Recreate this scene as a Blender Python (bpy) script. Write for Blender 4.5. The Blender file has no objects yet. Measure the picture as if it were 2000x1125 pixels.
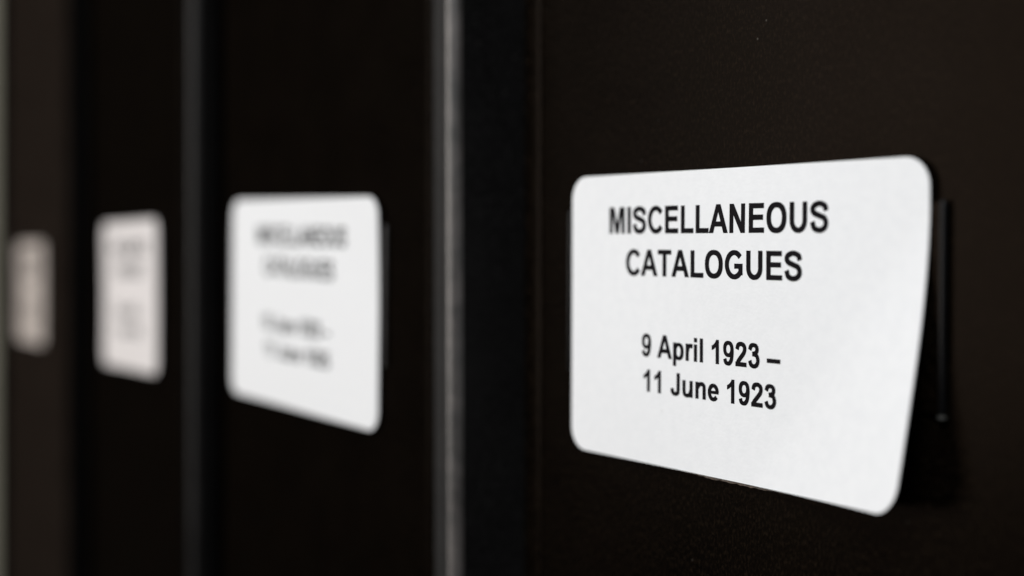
import bpy, bmesh, math, random
from mathutils import Vector, Matrix
from mathutils.geometry import tessellate_polygon

random.seed(7)
S = bpy.context.scene
COL = S.collection
MM = 0.001

# ------------------------------------------------------------------ camera
CAM_Z = 0.200
TH = math.radians(33.0)                       # angle between the lens axis and the row of boxes
cam_d = bpy.data.cameras.new('camera')
cam = bpy.data.objects.new('camera', cam_d)
COL.objects.link(cam)
look = Vector((-math.cos(TH), math.sin(TH), 0))
cam.location = (0, 0, CAM_Z)
cam.rotation_euler = look.to_track_quat('-Z', 'Y').to_euler()
cam_d.sensor_width = 36
cam_d.lens = 2670 * 36 / 2000
cam_d.shift_y = -74.5 / 2000
cam_d.clip_start = 0.01
cam_d.clip_end = 50
cam_d.dof.use_dof = True
cam_d.dof.focus_distance = 0.238
cam_d.dof.aperture_fstop = 5.9
cam_d.dof.aperture_blades = 0
S.camera = cam

# ------------------------------------------------------------------ light
W = bpy.data.worlds.new('World')
S.world = W
W.use_nodes = True
bg = W.node_tree.nodes['Background']
bg.inputs['Color'].default_value = (1.0, 0.91, 0.82, 1)
bg.inputs['Strength'].default_value = 0.02


def area(name, loc, target, size, watts, color):
    d = bpy.data.lights.new(name, 'AREA')
    d.shape = 'RECTANGLE'
    d.size, d.size_y = size
    d.energy = watts
    d.color = color
    o = bpy.data.objects.new(name, d)
    COL.objects.link(o)
    o.location = loc
    o.rotation_euler = (Vector(target) - Vector(loc)).to_track_quat('-Z', 'Y').to_euler()
    return o


area('aisle_lamp', (0.22, -0.62, 0.95), (-0.25, 0.16, 0.2), (0.5, 0.25), 12.0, (0.945, 0.975, 1.0))
area('opposite_bounce_fill', (-0.74, -0.64, 0.32), (-0.2, 0.16, 0.2), (0.35, 0.6), 5.5, (1.0, 0.945, 0.89))  # added unseen fill, stands in for warm bounce from across the aisle

S.view_settings.view_transform = 'Standard'
S.view_settings.look = 'None'
S.view_settings.exposure = 0
S.view_settings.gamma = 1
S.render.engine = 'CYCLES'
S.cycles.use_denoising = True
S.cycles.max_bounces = 6


# ------------------------------------------------------------------ materials
def mat(name):
    m = bpy.data.materials.new(name)
    m.use_nodes = True
    nt = m.node_tree
    return m, nt, nt.nodes['Principled BSDF']


def node(nt, kind, **kw):
    n = nt.nodes.new(kind)
    for k, v in kw.items():
        if k in n.inputs.keys():
            n.inputs[k].default_value = v
        else:
            setattr(n, k, v)
    return n


def ramp(nt, fac, stops):
    r = nt.nodes.new('ShaderNodeValToRGB')
    nt.links.new(fac, r.inputs['Fac'])
    e = r.color_ramp.elements
    while len(e) < len(stops):
        e.new(0.5)
    for el, (p, c) in zip(e, stops):
        el.position = p
        el.color = (*c, 1)
    return r.outputs['Color']


def mixc(nt, fac, a, b):
    m = node(nt, 'ShaderNodeMix', data_type='RGBA')
    L = nt.links.new
    for sock, v in ((m.inputs[0], fac), (m.inputs[6], a), (m.inputs[7], b)):
        if hasattr(v, 'is_output'):
            L(v, sock)
        elif isinstance(v, tuple):
            sock.default_value = (*v, 1)
        else:
            sock.default_value = v
    return m.outputs[2]


def buckram(name, dark, light, rough, spec, grain=0.25, wear=0.0, tint=None, fibre=4.0):
    m, nt, b = mat(name)
    L = nt.links.new
    tc = node(nt, 'ShaderNodeTexCoord')
    n1 = node(nt, 'ShaderNodeTexNoise', Scale=60.0, Detail=5.0)
    L(tc.outputs['Object'], n1.inputs['Vector'])
    col = ramp(nt, n1.outputs['Fac'], [(0.3, dark), (0.7, light)])
    # paper-fibre grain stretched along the height
    mp = node(nt, 'ShaderNodeMapping')
    mp.inputs['Scale'].default_value = (2300, 2300, 1000)
    L(tc.outputs['Object'], mp.inputs['Vector'])
    n2 = node(nt, 'ShaderNodeTexNoise', Scale=1.0, Detail=4.0, Roughness=0.7)
    L(mp.outputs[0], n2.inputs['Vector'])
    f2 = ramp(nt, n2.outputs['Fac'], [(0.50, (0, 0, 0)), (0.78, (1, 1, 1))])
    col = mixc(nt, f2, col, tuple(min(0.08, c * fibre) for c in light))
    # sparse dust specks
    v = node(nt, 'ShaderNodeTexVoronoi', Scale=260.0)
    L(tc.outputs['Object'], v.inputs['Vector'])
    f3 = ramp(nt, v.outputs['Distance'], [(0.035, (1, 1, 1)), (0.06, (0, 0, 0))])
    n4 = node(nt, 'ShaderNodeTexNoise', Scale=35.0)
    L(tc.outputs['Object'], n4.inputs['Vector'])
    f4 = ramp(nt, n4.outputs['Fac'], [(0.55, (0, 0, 0)), (0.66, (0.7, 0.7, 0.7))])
    mu = node(nt, 'ShaderNodeMath', operation='MULTIPLY')
    L(f3, mu.inputs[0])
    L(f4, mu.inputs[1])
    col = mixc(nt, mu.outputs[0], col, (0.09, 0.085, 0.075))
    if wear:
        n5 = node(nt, 'ShaderNodeTexNoise', Scale=110.0, Detail=6.0, Roughness=0.65)
        L(tc.outputs['Object'], n5.inputs['Vector'])
        f5 = ramp(nt, n5.outputs['Fac'], [(0.32, (0, 0, 0)), (0.74, (1, 1, 1))])
        col = mixc(nt, f5, col, (wear * 1.1, wear * 0.97, wear * 0.92))
    L(col, b.inputs['Base Color'])
    r = node(nt, 'ShaderNodeMapRange')
    r.inputs['To Min'].default_value = rough - 0.05
    r.inputs['To Max'].default_value = rough + 0.05
    L(n1.outputs['Fac'], r.inputs['Value'])
    L(r.outputs[0], b.inputs['Roughness'])
    b.inputs['Specular IOR Level'].default_value = spec
    if tint:
        b.inputs['Specular Tint'].default_value = (*tint, 1)
    bp = node(nt, 'ShaderNodeBump', Strength=grain, Distance=0.00012)
    L(n2.outputs['Fac'], bp.inputs['Height'])
    L(bp.outputs[0], b.inputs['Normal'])
    return m


def paper(name, white, edge):
    m, nt, b = mat(name)
    L = nt.links.new
    tc = node(nt, 'ShaderNodeTexCoord')
    n1 = node(nt, 'ShaderNodeTexNoise', Scale=420.0, Detail=6.0, Roughness=0.6)
    L(tc.outputs['Object'], n1.inputs['Vector'])
    col = ramp(nt, n1.outputs['Fac'], [(0.3, edge), (0.62, white)])
    v = node(nt, 'ShaderNodeTexVoronoi', Scale=90.0)
    L(tc.outputs['Object'], v.inputs['Vector'])
    f = ramp(nt, v.outputs['Distance'], [(0.03, (0.3, 0.3, 0.3)), (0.06, (0, 0, 0))])
    n4 = node(nt, 'ShaderNodeTexNoise', Scale=30.0)
    L(tc.outputs['Object'], n4.inputs['Vector'])
    f4 = ramp(nt, n4.outputs['Fac'], [(0.58, (0, 0, 0)), (0.68, (1, 1, 1))])
    mu = node(nt, 'ShaderNodeMath', operation='MULTIPLY')
    L(f, mu.inputs[0])
    L(f4, mu.inputs[1])
    col = mixc(nt, mu.outputs[0], col, (0.45, 0.44, 0.42))
    L(col, b.inputs['Base Color'])
    b.inputs['Roughness'].default_value = 0.62
    b.inputs['Specular IOR Level'].default_value = 0.3
    n2 = node(nt, 'ShaderNodeTexNoise', Scale=1500.0, Detail=4.0)
    L(tc.outputs['Object'], n2.inputs['Vector'])
    bp = node(nt, 'ShaderNodeBump', Strength=0.35, Distance=0.00012)
    L(n2.outputs['Fac'], bp.inputs['Height'])
    L(bp.outputs[0], b.inputs['Normal'])
    return m


def plain(name, c, rough, spec=0.5, metal=0.0, var=0.25, scale=300.0):
    m, nt, b = mat(name)
    L = nt.links.new
    tc = node(nt, 'ShaderNodeTexCoord')
    n1 = node(nt, 'ShaderNodeTexNoise', Scale=scale, Detail=5.0)
    L(tc.outputs['Object'], n1.inputs['Vector'])
    col = ramp(nt, n1.outputs['Fac'], [(0.3, tuple(x * (1 - var) for x in c)), (0.7, tuple(x * (1 + var) for x in c))])
    L(col, b.inputs['Base Color'])
    b.inputs['Roughness'].default_value = rough
    b.inputs['Specular IOR Level'].default_value = spec
    b.inputs['Metallic'].default_value = metal
    return m


M_SPINE = buckram('black_buckram', (0.0005, 0.00033, 0.00022), (0.0012, 0.0008, 0.0005), 0.31, 0.019, 0.12, tint=(1.0, 0.68, 0.48), fibre=13.0)
M_MATT = buckram('matt_brown_black_buckram', (0.0075, 0.0056, 0.0045), (0.0125, 0.0093, 0.0074), 0.85, 0.0, 0.12)
M_FRONT = buckram('black_fore_edge_cloth', (0.0005, 0.0005, 0.00055), (0.001, 0.001, 0.0011), 0.5, 0.016, 0.15)
M_BOARD = buckram('black_board_cloth', (0.0048, 0.0046, 0.0046), (0.0072, 0.0069, 0.0069), 0.5, 0.07)
M_EDGE = buckram('rubbed_board_edge', (0.0075, 0.0072, 0.0072), (0.0135, 0.013, 0.013), 0.45, 0.2, 0.3)
M_WORN = buckram('scuffed_corner', (0.015, 0.0145, 0.014), (0.03, 0.029, 0.027), 0.40, 0.8, 0.3, wear=0.10)
M_CORNER = buckram('rubbed_corner', (0.0055, 0.005, 0.0049), (0.011, 0.0102, 0.010), 0.42, 0.2, 0.3)
M_TRAY = buckram('tray_lining', (0.006, 0.006, 0.006), (0.010, 0.010, 0.010), 0.7, 0.2)
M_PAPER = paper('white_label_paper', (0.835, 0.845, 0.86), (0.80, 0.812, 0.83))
M_PAPER_GREY = paper('dim_grey_label_paper', (0.76, 0.725, 0.72), (0.70, 0.67, 0.665))  # off-white paper, toned down to carry the light's falloff along the row
M_PAPER_TAN = paper('dim_tan_label_paper', (0.53, 0.475, 0.44), (0.50, 0.445, 0.41))  # tan paper, darkened further for the same falloff of light
M_INK = plain('printed_ink', (0.0042, 0.0034, 0.005), 0.6, 0.06)
M_RAIL = plain('black_enamel', (0.004, 0.004, 0.0045), 0.38, 0.2)
M_RIVET = plain('worn_metal', (0.16, 0.16, 0.15), 0.35, 0.5, 0.6)
M_RAIL_GREY = plain('dull_grey_enamel', (0.035, 0.032, 0.032), 0.5, 0.4)
M_GLUE = plain('brown_adhesive', (0.05, 0.032, 0.02), 0.45, 0.3, 0.0, 0.6, 900.0)
M_STEEL = plain('beige_enamel', (0.50, 0.47, 0.36), 0.45, 0.4, 0.0, 0.06, 20.0)
M_BACK = plain('dark_shelf_steel', (0.01, 0.01, 0.01), 0.6, 0.2, 0.0, 0.2, 20.0)


# ------------------------------------------------------------------ helpers
def link(name, bm, m, parent=None, loc=(0, 0, 0), smooth=False):
    me = bpy.data.meshes.new(name)
    bm.normal_update()
    bm.to_mesh(me)
    bm.free()
    me.materials.append(m)
    if smooth:
        for p in me.polygons:
            p.use_smooth = True
    o = bpy.data.objects.new(name, me)
    COL.objects.link(o)
    o.parent = parent
    o.location = loc
    return o


def prism(outline, z0, z1, bev=0.0, lean=0.0):
    """closed plan outline (x, y) in mm, extruded upward; lean shears the top sideways a little (a sagging board)"""
    bm = bmesh.new()
    n = len(outline)
    lo = [bm.verts.new((x * MM, y * MM, z0 * MM)) for x, y in outline]
    hi = [bm.verts.new(((x + lean) * MM, y * MM, z1 * MM)) for x, y in outline]
    bm.faces.new(lo)
    bm.faces.new(hi)
    for i in range(n):
        j = (i + 1) % n
        bm.faces.new((lo[i], lo[j], hi[j], hi[i]))
    bmesh.ops.recalc_face_normals(bm, faces=bm.faces)
    if bev:
        bmesh.ops.bevel(bm, geom=[e for e in bm.edges], offset=bev * MM, segments=2, affect='EDGES', profile=0.5)
    return bm


def round_rect(x0, x1, y0, y1, r, k=5):
    pts = []
    for cx, cy, a0 in ((x1 - r, y1 - r, 0), (x0 + r, y1 - r, 90), (x0 + r, y0 + r, 180), (x1 - r, y0 + r, 270)):
        for i in range(k + 1):
            a = math.radians(a0 + 90 * i / k)
            pts.append((cx + r * math.cos(a), cy + r * math.sin(a)))
    return pts


def box_bm(x0, x1, y0, y1, z0, z1, bev=0.0):
    return prism([(x0, y0), (x1, y0), (x1, y1), (x0, y1)], z0, z1, bev)


def rod(x, y, z0, z1, r, seg=12):
    bm = bmesh.new()
    rings = []
    prof = [(z0, r * .3), (z0 + r * .3, r * .8), (z0 + r, r), (z1 - r, r), (z1 - r * .3, r * .8), (z1, r * .3)]
    for z, rr in prof:
        rings.append([bm.verts.new(((x + rr * math.cos(2 * math.pi * i / seg)) * MM,
                                    (y + rr * math.sin(2 * math.pi * i / seg)) * MM, z * MM)) for i in range(seg)])
    for a, b in zip(rings, rings[1:]):
        for i in range(seg):
            j = (i + 1) % seg
            bm.faces.new((a[i], a[j], b[j], b[i]))
    bm.faces.new(rings[0][::-1])
    bm.faces.new(rings[-1])
    return bm


# ------------------------------------------------------------------ lettering (a bold grotesque, units of 1/1000 em)
def rect(x0, x1, y0, y1):
    return [[(x0, y0), (x1, y0), (x1, y1), (x0, y1)]]


def ell(cx, cy, rx, ry, n=36, p=2.25):
    out = []
    for i in range(n):
        a = 2 * math.pi * i / n
        c, s = math.cos(a), math.sin(a)
        out.append((cx + rx * math.copysign(abs(c) ** (2 / p), c), cy + ry * math.copysign(abs(s) ** (2 / p), s)))
    return out


def catmull(P, k=7):
    Q = [Vector(p) for p in P]
    Q = [Q[0] * 2 - Q[1]] + Q + [Q[-1] * 2 - Q[-2]]
    out = []
    for i in range(1, len(Q) - 2):
        a, b, c, d = Q[i - 1:i + 3]
        for j in range(k):
            t = j / k
            out.append(0.5 * ((2 * b) + (c - a) * t + (2 * a - 5 * b + 4 * c - d) * t * t + (3 * b - a - 3 * c + d) * t ** 3))
    out.append(Q[-2])
    return out


def stroke(P, v=142, h=118, smooth=True):
    """pen stroke along a centre line, v wide on upright runs and h on level ones"""
    pts = catmull(P) if smooth else [Vector(p) for p in P]
    left, right = [], []
    for i, p in enumerate(pts):
        t = (pts[min(i + 1, len(pts) - 1)] - pts[max(i - 1, 0)]).normalized()
        w = (h + (v - h) * abs(t.y)) / 2
        nrm = Vector((-t.y, t.x))
        left.append(p + nrm * w)
        right.append(p - nrm * w)
    quads = []
    for i in range(len(pts) - 1):
        quads.append([[tuple(right[i]), tuple(right[i + 1]), tuple(left[i + 1]), tuple(left[i])]])
    return quads


def arc(cx, cy, rx, ry, a0, a1, n=20):
    return [(cx + rx * math.cos(math.radians(a0 + (a1 - a0) * i / n)), cy + ry * math.sin(math.radians(a0 + (a1 - a0) * i / n)))
            for i in range(n + 1)]


G = {}   # glyph: (advance, pieces); a piece is [outer contour, holes...]
G[' '] = (278, [])
G['I'] = (278, [rect(68, 212, 0, 716)])
G['L'] = (611, [rect(76, 220, 0, 710), rect(220, 583, 0, 121)])
G['E'] = (667, [rect(73, 217, 0, 716), rect(217, 604, 595, 716), rect(217, 577, 315, 436), rect(217, 618, 0, 121)])
G['T'] = (611, [rect(21, 589, 595, 716), rect(233, 377, 0, 595)])
G['A'] = (722, [[[(0, 0), (155, 0), (213, 163), (499, 163), (561, 0), (718, 0), (431, 716), (279, 716)],
                 [(258, 284), (354, 549), (452, 284)]]])
G['N'] = (722, [[[(74, 0), (208, 0), (208, 467), (497, 0), (642, 0), (642, 716), (508, 716), (508, 238), (215, 716), (74, 716)]]])
G['M'] = (833, [[[(71, 0), (205, 0), (205, 564), (347, 0), (487, 0), (629, 564), (629, 0), (763, 0), (763, 716), (547, 716),
                  (417, 228), (288, 716), (71, 716)]]])
G['O'] = (778, [[ell(389, 358, 345, 370), ell(389, 358, 196, 246)[::-1]]])
G['U'] = (722, [rect(72, 216, 270, 716), rect(504, 648, 270, 716)] +
          stroke(arc(360, 275, 216, 225, 180, 360), smooth=False))
G['C'] = (722, stroke(arc(390, 358, 272, 310, 36, 324, 30), smooth=False))
G['G'] = (778, stroke(arc(398, 358, 280, 310, 40, 318, 30), smooth=False) +
          [rect(405, 704, 262, 383), [[(562, 100), (704, 100), (704, 262), (562, 262)]]])
SP = [(546, 500), (505, 610), (333, 668), (165, 618), (112, 530), (170, 445), (335, 385), (490, 325), (545, 212), (490, 100),
      (335, 48), (165, 100), (105, 240)]
G['S'] = (667, stroke(SP))
G['1'] = (556, [[[(253, 0), (390, 0), (390, 719), (279, 719), (235, 640), (165, 575), (75, 533), (75, 409), (170, 452), (253, 517)]]])
G['9'] = (556, [[ell(265, 480, 228, 239), ell(262, 478, 96, 130)[::-1]]] +
          stroke([(432, 500), (430, 350), (395, 165), (310, 62), (215, 52), (140, 90), (108, 180)], 134, 112))
G['2'] = (556, stroke([(100, 500), (145, 620), (270, 664), (395, 620), (436, 520), (390, 400), (260, 265), (155, 155), (110, 80)], 138, 120) +
          [rect(28, 505, 0, 127)])
G['3'] = (556, stroke([(102, 520), (155, 630), (265, 664), (375, 630), (412, 540), (365, 445), (215, 405)], 136, 112) +
          stroke([(215, 400), (385, 365), (448, 220), (395, 95), (270, 46), (150, 90), (98, 200)], 136, 114))
G['0'] = (556, [[ell(277, 358, 236, 370), ell(277, 358, 96, 256)[::-1]]])
G['5'] = (556, [rect(105, 480, 590, 707)] + stroke([(165, 650), (120, 345)], 120, 110, False) +
          stroke([(120, 370), (270, 420), (400, 370), (448, 240), (400, 100), (270, 46), (150, 90), (98, 195)], 136, 114))
G['-'] = (556, [rect(0, 556, 197, 314)])
G['p'] = (611, [rect(68, 205, -198, 519), [ell(333, 254, 238, 267), ell(324, 256, 102, 162)[::-1]]])
G['r'] = (389, [rect(65, 202, 0, 519)] + stroke([(150, 300), (195, 425), (275, 466), (385, 455)], 130, 120))
G['i'] = (278, [rect(72, 209, 0, 519), rect(72, 209, 589, 716)])
G['l'] = (278, [rect(72, 209, 0, 716)])
G['u'] = (611, [rect(405, 542, 0, 519), rect(67, 204, 200, 519)] + stroke([(135, 210), (160, 95), (265, 46), (390, 85), (465, 200)], 137, 112))
G['n'] = (611, [rect(70, 207, 0, 519), rect(405, 542, 0, 320)] + stroke([(140, 320), (225, 425), (345, 472), (450, 425), (474, 310)], 137, 112))
G['e'] = (556, stroke(arc(281, 254, 180, 214, 0, 322, 26), 134, 110, False) + [rect(120, 515, 214, 302)])
G['J'] = (556, [rect(340, 484, 220, 716)] + stroke([(412, 235), (390, 95), (270, 47), (150, 90), (108, 215)], 142, 116))
G['M'] = G['M']
G['a'] = (556, [rect(370, 500, 0, 350), [ell(240, 150, 205, 160), ell(250, 150, 80, 60)[::-1]]] +
          stroke([(90, 390), (160, 455), (270, 468), (390, 440), (434, 330)], 130, 108))
G['y'] = (556, stroke([(80, 519), (290, 30)], 140, 120, False) + stroke([(480, 519), (290, 0), (200, -140), (60, -150)], 140, 112, False))
G['c'] = (556, stroke(arc(290, 254, 180, 214, 40, 320, 22), 134, 110, False))
G['h'] = (611, [rect(70, 207, 0, 716), rect(405, 542, 0, 320)] + stroke([(140, 320), (225, 425), (345, 472), (450, 425), (474, 310)], 137, 112))


def text_bm(txt, x0, x1, base, cap, roll=0.0):
    """flat ink shapes; x0..x1 is the inked span in mm, base the baseline, cap the capital height in mm"""
    pieces, pen = [], 0.0
    for ch in txt:
        adv, ps = G[ch]
        for p in ps:
            for ox, oy in ((-8, -5), (8, 5), (8, -5), (-8, 5)):   # ink spreads a little into the paper
                pieces.append([[(x + pen + ox, y + oy) for x, y in c] for c in p])
        pen += adv
    lo = min(x for p in pieces for x, y in p[0])
    hi = max(x for p in pieces for x, y in p[0])
    sx, sy = (x1 - x0) / (hi - lo), cap / 716
    bm = bmesh.new()
    for k, p in enumerate(pieces):
        cs = [[Vector((x, y, 0)) for x, y in c] for c in p]
        flat = [v for c in cs for v in c]
        dy = -(k % 12) * 0.002
        vs = [bm.verts.new(((x0 + (v.x - lo) * sx) * MM, dy * MM, (base + v.y * sy) * MM)) for v in flat]
        for t in tessellate_polygon(cs):
            a, b, c = (flat[i] for i in t)
            if abs((b - a).cross(c - a).z) < 1e-6:
                continue
            tri = t if (b - a).cross(c - a).z > 0 else (t[0], t[2], t[1])
            try:
                bm.faces.new([vs[i] for i in tri])
            except ValueError:
                pass
    return bm


# ------------------------------------------------------------------ label card
LW, LH, LR = 92.5, 57.0, 4.7


def label_bm(lift, thick=0.22):
    """rounded card meshed in columns; lift(x, z) in mm bends it away from the box"""
    hw, hh = LW / 2, LH / 2
    xs = [-hw + LR * (1 - math.cos(math.pi / 2 * i / 9)) for i in range(10)]
    n = 44
    mid = [-hw + LR + (LW - 2 * LR) * i / n for i in range(1, n)]
    xs = xs + mid + [-x for x in xs[::-1]]
    bm = bmesh.new()
    rows = 28
    F, B = [], []
    for x in xs:
        d = max(0, abs(x) - (hw - LR))
        h = hh - LR + math.sqrt(max(0, LR * LR - d * d))
        colf, colb = [], []
        for j in range(rows + 1):
            z = -h + 2 * h * j / rows
            y = -lift(x, z)
            k = max(0.0, -y - 0.15) * 0.28          # bent paper keeps its length, so the edge draws in
            px, pz = x - k * 0.12 * math.tanh(x / 10), z - k * 0.75 * math.tanh(z / 8)
            colf.append(bm.verts.new((px * MM, y * MM, pz * MM)))
            colb.append(bm.verts.new((px * MM, (y + thick) * MM, pz * MM)))
        F.append(colf)
        B.append(colb)
    for i in range(len(xs) - 1):
        for j in range(rows):
            bm.faces.new((F[i][j], F[i + 1][j], F[i + 1][j + 1], F[i][j + 1]))
            bm.faces.new((B[i][j], B[i][j + 1], B[i + 1][j + 1], B[i + 1][j]))
        for j, s in ((0, 1), (rows, -1)):
            q = (F[i][j], B[i][j], B[i + 1][j], F[i + 1][j])
            bm.faces.new(q if s > 0 else q[::-1])
    for i, s in ((0, 1), (len(xs) - 1, -1)):
        for j in range(rows):
            q = (F[i][j], F[i][j + 1], B[i][j + 1], B[i][j])
            bm.faces.new(q if s > 0 else q[::-1])
    bmesh.ops.recalc_face_normals(bm, faces=bm.faces)
    for e in bm.edges:
        if len(e.link_faces) == 2 and e.calc_face_angle() > 0.7:
            e.smooth = False
    return bm


def lift_peeled(x, z):
    # the lower right corner has come unstuck and curls forward
    ax, az = 20.0, 24.5
    d = ((x - (LW / 2 - ax)) * az + (-(z) - (LH / 2 - az)) * ax) / math.hypot(ax, az)
    return 2.7 * (max(0.0, d) / 15.5) ** 1.5 + 0.12 * math.sin(x * 0.09 + 1) * math.sin(z * 0.12)


def lift_top_corner(x, z):
    d = ((x - 22) * 14 + (z - 16) * 24) / math.hypot(24, 14)
    return 0.25 * (max(0.0, d) / 12) ** 1.4 + 0.1 * math.sin(x * 0.1)


def lift_flat(x, z):
    return 0.12 * math.sin(x * 0.08 + 2) * math.cos(z * 0.1)


# ------------------------------------------------------------------ archive box
BOX_H, BOX_D = 372.0, 230.0


def archive_box(label, x0, x1, y, yaw, lab_x, lab_z, lab_roll, paper_m, lift, lines, card_label, lean=0.0, lab_scale=1.0, lab_sx=None, rail_m=None, board_proud=3.0, right_board=9.5, edge_m=None, joint_m=None, spine_m=None):
    root = bpy.data.objects.new('archive_box', None)
    COL.objects.link(root)
    cx = (x0 + x1) / 2
    root.location = (cx * MM, y * MM, 0)
    root.rotation_euler = (0, 0, math.radians(yaw))
    root['label'] = label
    root['category'] = 'archive box'
    root['group'] = 'black archive boxes in a row on the shelf'
    w = (x1 - x0) / 2
    board_m = M_FRONT if edge_m else M_BOARD  # darker cloth puts the shade of the gap into the side board
    edge_m = edge_m or (M_EDGE, M_WORN)
    f = 1.3                                      # spine face lies this far behind the label
    # spine: flat panel that rolls into a joint groove at each side
    sp = [(-w + 7.01, f + (0.1 if joint_m else 1.5)), (-w + 9.5, f + (0.03 if joint_m else 0.3)), (-w + 12.5, f), (w - right_board - 4, f), (w - right_board - 2, f + 0.2), (w - right_board - .02, f + 1.4),
          (w - right_board - .02, f + 6), (-w + 7.01, f + 6)]
    bm = prism(sp, 1.5, BOX_H - 1.5, 0.0, 0.0)
    link('spine', bm, spine_m or M_SPINE, root)
    # cover boards: the fore edge is a flat strip with a rounded, rubbed outer corner
    pl, pr, bw, c = board_proud, 0.6, right_board, 2.4
    y0 = f - pl
    bd = link('cover_board', prism([(-w, y0 + 1), (-w + .4, y0 + .3), (-w + 1.2, y0), (-w + 5.4, y0), (-w + 6.4, y0 + .12), (-w + 7, y0 + .5),
                                    (-w + 7, BOX_D), (-w, BOX_D)], 0, BOX_H), joint_m or M_FRONT, root)
    y0 = f - pr
    bd = link('cover_board', prism([(w - bw, y0 + 2.6), (w - c * .2, y0 + 2.6), (w, y0 + c + .2), (w, BOX_D), (w - bw, BOX_D)], 0, BOX_H, 0, lean),
              board_m, root)
    link('board_edge', prism([(w - bw, y0 + 2.58), (w - bw, y0 + 1.2), (w - bw + 1, y0 + .3), (w - c, y0 - .02), (w - c, y0 + 2.58)], 0, BOX_H, 0, lean),
         edge_m[0], bd)
    arcp = [(w - c + c * math.sin(math.radians(t)), y0 + c - c * math.cos(math.radians(t))) for t in range(0, 91, 10)]
    link('worn_corner', prism(arcp + [(w - .3, y0 + c + .1), (w - c + .02, y0 + 2.55)], 0, BOX_H, 0, lean), edge_m[1], bd)
    link('tray', box_bm(-w + 7.2, w - right_board - .2, f + 6.2, BOX_D - 2, 2, BOX_H - 4), M_TRAY, root)
    # card holder under the label
    px, pz = lab_x - cx, CAM_Z / MM + lab_z
    hold = link('card_holder', prism(round_rect(-47.6, 48.2, 0.35, f - 0.02, 0.2, 2), -11.6, 21.3), M_SPINE, root, (px * MM, 0, pz * MM))
    hold.rotation_euler = (0, math.radians(lab_roll), 0)
    for s in (-1, 1):
        r = link('side_rail', rod(s * (48.5 if s > 0 else 47.7), 0.55, -11.9, 21.6, 0.55), rail_m or M_RAIL, hold, smooth=True)
        link('rail_end', rod(s * (48.5 if s > 0 else 47.7), 0.45, -12.5, -11.7, 0.65), M_RIVET if s > 0 else M_RAIL, hold, smooth=True)
    # label
    lab = link('label_card', label_bm(lift), paper_m, root, (px * MM, 0, pz * MM), smooth=True)
    lab.rotation_euler = (0, math.radians(lab_roll), 0)
    lab['label'] = card_label
    lab.scale = hold.scale = (lab_sx or lab_scale, 1, lab_scale)
    for t, ax, bx, base, cap in lines:
        bm = text_bm(t, ax, bx, base, cap)
        for v in bm.verts:
            v.co.y += (-lift(v.co.x / MM, v.co.z / MM) - 0.03) * MM
        link('printed_line', bm, M_INK, lab)
    return root, lab


# ------------------------------------------------------------------ setting
def struct(name, bm, m):
    o = link(name, bm, m)
    o['kind'] = 'structure'
    return o


struct('shelf', box_bm(-723.5, 400, 110, 470, -22, -0.5, 0.8), M_BACK)
struct('shelf_back', box_bm(-723.5, 400, 452, 456, 0, 520), M_BACK)
struct('shelf_upright', box_bm(-768, -724, 140, 450, 0, 520, 0.8), M_STEEL)

# ------------------------------------------------------------------ the boxes, nearest first
L1 = [('MISCELLANEOUS', -33.7, 25.5, 16.66, 5.25), ('CATALOGUES', -28.4, 19.6, 8.32, 5.1),
      ('9 April 1923 -', -23.1, 14.5, -7.5, 4.42), ('11 June 1923', -22.5, 13.5, -14.38, 4.3)]
L2 = [('MISCELLANEOUS', -28, 29, 15.8, 5.25), ('CATALOGUES', -23, 22, 7.2, 5.1),
      ('15 June 1923 -', -24, 20, -8.2, 4.42), ('19 July 1923', -22, 20, -15.6, 4.3)]
L2[3] = ('11 June 1925', -22, 20, -15.6, 4.3)
near_box, near_label = archive_box('nearest black archive box, its white label reads Miscellaneous Catalogues and curls up at one corner',
            -245, -105, 162.3, 1.2, -181.5, -13.0, 0.37, M_PAPER, lift_peeled, L1,
            'white label with rounded corners in sharp focus, lower right corner peeling', 0.0, 0.96, board_proud=0.25, joint_m=M_SPINE)
archive_box('black archive box with a pale scuffed edge, second nearest, its white label slightly blurred',
            -394, -250.3, 147.1, 0.3, -328.9, -14.2, 1.12, M_PAPER, lift_top_corner, L2,
            'white rounded label, its print blurred but lines visible', -2.0, 0.968, rail_m=M_RAIL_GREY)
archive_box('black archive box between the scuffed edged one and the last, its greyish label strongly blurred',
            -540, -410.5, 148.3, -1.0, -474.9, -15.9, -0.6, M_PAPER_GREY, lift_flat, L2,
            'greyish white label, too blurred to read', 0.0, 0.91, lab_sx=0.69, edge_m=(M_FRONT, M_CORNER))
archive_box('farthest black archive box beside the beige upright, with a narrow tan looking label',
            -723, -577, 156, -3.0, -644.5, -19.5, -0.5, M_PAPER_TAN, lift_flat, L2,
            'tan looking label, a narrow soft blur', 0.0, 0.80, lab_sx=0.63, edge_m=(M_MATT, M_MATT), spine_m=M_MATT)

# a torn sliver of brown backing shows below the lower edge of the nearest label
bm = bmesh.new()
up, lo, n = [], [], 34
for i in range(n + 1):
    x = -12.0 + 31.0 * i / n
    d = 0.55 * math.sin(math.pi * min(1, max(0, (x + 12.5) / 32))) ** 0.7 * random.uniform(0.6, 1.15)
    up.append(bm.verts.new((x * MM, 0.24 * MM, -28.2 * MM)))
    lo.append(bm.verts.new((x * MM, (0.24 - random.uniform(0, .12)) * MM, (-28.5 - d) * MM)))
for i in range(n):
    bm.faces.new((up[i], lo[i], lo[i + 1], up[i + 1]))
o = link('torn_backing', bm, M_GLUE, near_label)
o.modifiers.new('thick', 'SOLIDIFY').thickness = 0.00012
